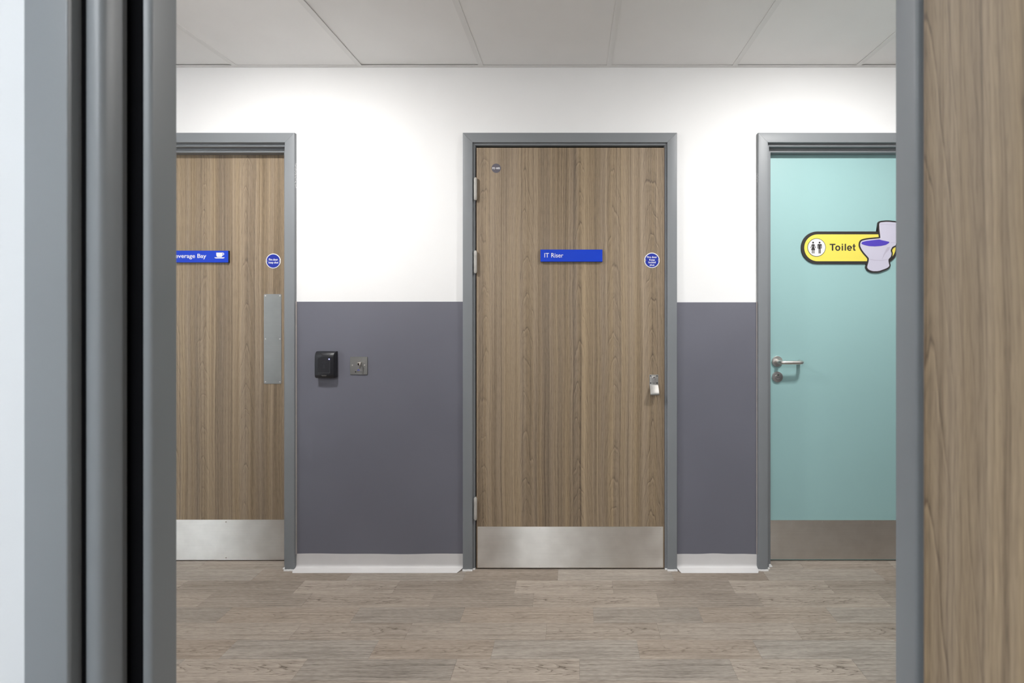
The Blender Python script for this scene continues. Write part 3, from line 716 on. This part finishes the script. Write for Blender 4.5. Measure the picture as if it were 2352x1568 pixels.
WC = [(1560, 262), (1580, 240), (1710, 228), (1880, 245), (1960, 262), (1955, 420), (1905, 600), (1868, 612), (1855, 655), (1795, 680), (1762, 745), (1783, 800), (1768, 860), (1724, 905), (1728, 960), (1745, 1025), (1700, 1062), (1640, 1085), (1550, 1118), (1440, 1118), (1372, 1092), (1342, 1055), (1348, 1020), (1370, 940), (1375, 888), (1350, 855), (1290, 790), (1240, 720), (1215, 660), (1222, 600), (1250, 570), (1350, 548), (1500, 535), (1582, 526), (1578, 480), (1565, 380)]
def soften(pts):
    out = []
    for i in range(len(pts)):
        p, q = Vector(pts[i]), Vector(pts[(i + 1) % len(pts)])
        out += [tuple(p * .8 + q * .2), tuple(p * .2 + q * .8)]
    return out
WC = soften(WC)
def offset(pts, d):
    out = []; n = len(pts)
    for i in range(n):
        p, q, r = Vector(pts[i - 1]), Vector(pts[i]), Vector(pts[(i + 1) % n])
        a = (q - p).normalized(); b = (r - q).normalized(); na = Vector((a.y, -a.x)); nb = Vector((b.y, -b.x))
        m = (na + nb).normalized(); out.append(tuple(q + m * d / max(.55, m.dot(na))))
    return out
done('picture_border', rel(poly(bmesh.new(), [T(x, y) for x, y in soften(offset(WC, 27))], YT - .0014, YR - .0001, .0004), t), BRN, t)
done('toilet_picture', rel(poly(bmesh.new(), [T(x, y) for x, y in WC], YT - .0020, YT - .0010), t), LAV, t)
seat = [(1238, 612), (1258, 592), (1330, 574), (1440, 560), (1560, 548), (1600, 560), (1740, 590), (1735, 612), (1680, 645), (1590, 665), (1480, 673), (1380, 668), (1290, 648), (1245, 630)]
done('seat_picture', rel(poly(bmesh.new(), [T(x, y) for x, y in seat], YT - .0025, YT - .0019), t), VIO, t)
for shp in (((1705, 690), (1755, 678), (1735, 735), (1672, 800), (1625, 880), (1605, 916), (1640, 810), (1680, 730)),
            ((1390, 900), (1470, 915), (1600, 918), (1720, 905), (1722, 913), (1600, 928), (1470, 925), (1390, 910)),
            ((1572, 270), (1700, 276), (1958, 286), (1958, 291), (1700, 282), (1572, 276)), ((1760, 604), (1850, 598), (1850, 604), (1760, 611))):
    done('picture_shading', rel(poly(bmesh.new(), [T(x, y) for x, y in shp], YT - .0023, YT - .0019), t), LAV2, t)
done('rim_picture', rel(poly(bmesh.new(), [T(x, y) for x, y in ((1560, 268), (1568, 380), (1582, 480), (1588, 528), (1596, 528), (1590, 480), (1576, 380), (1570, 268))], YT - .0023, YT - .0019), t), LAV3, t)

# card reader
yb = YW - .0026; yfr = yb - .035
x0, z1 = P(723.2, 807.3, yfr + .006); x1 = P(767.2, 0, yfr)[0]; z0 = P(0, 868.3, yfr + .006)[1]
t = thing('card_reader', 'black card reader with a glowing blue light on the slate wall guard', 'card reader', ((x0 + x1) / 2, yb, z0))
prof = [(yb - .0001, z0), (yfr + .018, z0)]
for i in range(0, 9):
    a = i / 8 * PI / 2; prof.append((yfr + .014 * (1 - math.sin(a)) + .0, z0 + .020 * (1 - math.cos(a)) + 0))
for i in range(0, 11):
    a = i / 10 * PI / 2; prof.append((yfr + .024 * (1 - math.cos(a)), z1 - .028 * (1 - math.sin(a))))
prof.append((yb - .0001, z1))
bm = bmesh.new()
secs = []
for x, ins in ((x0, .004), (x0 + .0015, .0015), (x0 + .004, 0), (x1 - .010, 0), (x1 - .004, .0025), (x1 - .0012, .008), (x1, .016)):
    secs.append([bm.verts.new((x, min(y + ins * max(0, (yb - y) / .035), yb - .0001), z0 + .064 + (z - z0 - .064) * (1 - ins * .25))) for y, z in prof])
m = len(prof)
for a, b in zip(secs, secs[1:]):
    for j in range(m): bm.faces.new((a[j], a[(j + 1) % m], b[(j + 1) % m], b[j]))
bm.faces.new(secs[0]); bm.faces.new(secs[-1][::-1])
done('housing', rel(bm, t), DARK, t, 35)
def Q(cx, cy, y=yfr): return P(680 + cx / 11.76, 780 + cy / 11.76, y)
xa, za = Q(592, 492); xb, zb = Q(920, 905)
done('reader_face', rel(poly(bmesh.new(), rrect(xa, xb, zb, za, .004, 5), yfr - .0008, yfr + .001, .0005), t), DARK2, t)
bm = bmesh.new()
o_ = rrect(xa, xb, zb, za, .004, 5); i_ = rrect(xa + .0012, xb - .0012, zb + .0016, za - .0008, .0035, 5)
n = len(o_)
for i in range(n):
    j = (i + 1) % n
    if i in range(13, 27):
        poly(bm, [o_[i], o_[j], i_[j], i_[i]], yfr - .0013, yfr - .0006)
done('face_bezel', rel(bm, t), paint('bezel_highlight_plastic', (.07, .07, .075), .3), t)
bm = bmesh.new()
cx, cy = 757, 690
def arcband(r0, r1, a0, a1, n=12):
    pts = [Q(cx + r0 * math.cos(math.radians(a0 + (a1 - a0) * i / n)), cy - r0 * math.sin(math.radians(a0 + (a1 - a0) * i / n))) for i in range(n + 1)]
    pts += [Q(cx + r1 * math.cos(math.radians(a1 + (a0 - a1) * i / n)), cy - r1 * math.sin(math.radians(a1 + (a0 - a1) * i / n))) for i in range(n + 1)]
    return pts
poly(bm, arcband(84, 94, 48, 132), yfr - .0011, yfr - .0007)
poly(bm, arcband(50, 59, 48, 132), yfr - .0011, yfr - .0007)
a = Q(732, 770); b = Q(778, 682)
poly(bm, rrect(a[0], b[0], a[1], b[1], .0016, 4), yfr - .0011, yfr - .0007)
done('card_symbol', rel(bm, t), MARKS, t)
bm = bmesh.new(); a = [Q(690, 955), (0, 0)]
poly(bm, [Q(x, y, yfr + .0006) for x, y in ((685, 952), (828, 952), (808, 985), (705, 985))], yfr - .0004, yfr + .006)
done('lower_badge', rel(bm, t), paint('grey_badge_plastic', (.075, .073, .07), .4), t)
# moulded half-round emblem on the curved top
pts = []
for i in range(15):
    a = PI * i / 14; xx, zz = Q(780 + 135 * math.cos(a), 350 + 82 * math.sin(a))
    u = max(0, min(1, (zz - (z1 - .028)) / .028)); yy = yfr + .024 * (1 - math.sqrt(max(0, 1 - u * u)))
    pts.append((xx, yy - .0001, zz))
done('emblem_line', rel(tube(bmesh.new(), pts, .0004, 6), t), BLACK, t)
xx, zz = Q(896, 523)
done('indicator_light', rel(lathe(bmesh.new(), xx, zz, [(.0019, yfr - .0007), (.0018, yfr - .0016), (.0009, yfr - .0021), (0, yfr - .0022)], 20), t), emit('indicator_core', (.55, .58, 1.0), 9.0), t)
done('indicator_halo', rel(lathe(bmesh.new(), xx, zz, [(.0036, yfr - .0007), (.0034, yfr - .0011), (.0018, yfr - .0013), (.0018, yfr - .0008)], 24), t), emit('indicator_halo_glow', (.05, .06, 1.0), .9), t)  # glowing blue ring put in for the bloom around the light

# key switch
yb = YW - .0026; yk = yb - .004
x0, z1 = P(804.0, 819.2, yk); x1, z0 = P(843.6, 859.8, yk)
t = thing('key_switch', 'square steel key switch with a key in it, right of the card reader', 'switch', ((x0 + x1) / 2, yb, z0))
done('switch_plate', rel(poly(bmesh.new(), rrect(x0, x1, z0, z1, .003, 5), yk, yb - .0001, .001), t), SATIN, t)
def K(cx, cy, y=yk): return P(680 + cx / 11.76, 780 + cy / 11.76, y)
for c in ((1523, 690), (1852, 688)):
    xx, zz = K(*c)
    done('screw', rel(lathe(bmesh.new(), xx, zz, [(.0034, yk + .0002), (.0032, yk - .0008), (.0018, yk - .0014), (0, yk - .0015)], 16), t), ROSE, t, 40)
xx, zz = K(1715, 645)
lk = done('key_lock', rel(lathe(bmesh.new(), xx, zz, [(.0092, yk + .0002), (.0092, yk - .003), (.0082, yk - .004), (0, yk - .004)], 28), t), BRASS, t, 40)
# key: blade into the lock, bow turned edge-on to the viewer
bm = box(bmesh.new(), xx - .001, xx + .001, yk - .014, yk - .0041, zz - .003, zz + .003)
done('key_collar', rel(B(xx - .006, xx + .011, yk - .011, yk - .006, zz + .003, zz + .006, bev=.0008), t), ROSE, lk)
done('key_blade', rel(bm, t), BRASS, lk)
bm = bmesh.new()
bow = [(-.0130, .010), (-.0175, .012), (-.024, .008), (-.027, 0), (-.025, -.016), (-.019, -.020), (-.0145, -.015), (-.0135, -.004)]
n = len(bow)
xk = xx + .012
A = [bm.verts.new((xk - .0012, yk + y, zz + z)) for y, z in bow]; C = [bm.verts.new((xk + .0012, yk + y, zz + z)) for y, z in bow]
bm.faces.new(A); bm.faces.new(C[::-1])
for i in range(n): bm.faces.new((A[i], C[i], C[(i + 1) % n], A[(i + 1) % n]))
bmesh.ops.rotate(bm, verts=bm.verts[:], cent=(xx, yk, zz), matrix=Matrix.Rotation(math.radians(8), 3, 'Y'))
done('key_bow', rel(bm, t), ROSE, lk)
bm = bmesh.new(); cx, cy = 1686, 838
poly(bm, [K(cx + r * math.cos(math.radians(q)), cy - r * math.sin(math.radians(q)) * 1.25) for r, qs in ((30, range(0, 181, 20)), (15, range(180, -1, -20))) for q in qs], yk - .0003, yk + .0002)
done('blue_mark', rel(bm, t), INK, t)
a = K(1592, 880); b = K(1625, 856)
done('printed_mark', rel(poly(bmesh.new(), rrect(a[0], b[0], a[1], b[1], .0006, 3), yk - .0003, yk + .0002), t), BLACK, t)
a = K(1640, 876); b = K(1785, 862)
done('printed_mark', rel(poly(bmesh.new(), rrect(a[0], b[0], a[1], b[1], .0004, 3), yk - .0002, yk + .0002), t), paint('faint_print', (.12, .12, .12), .5), t)
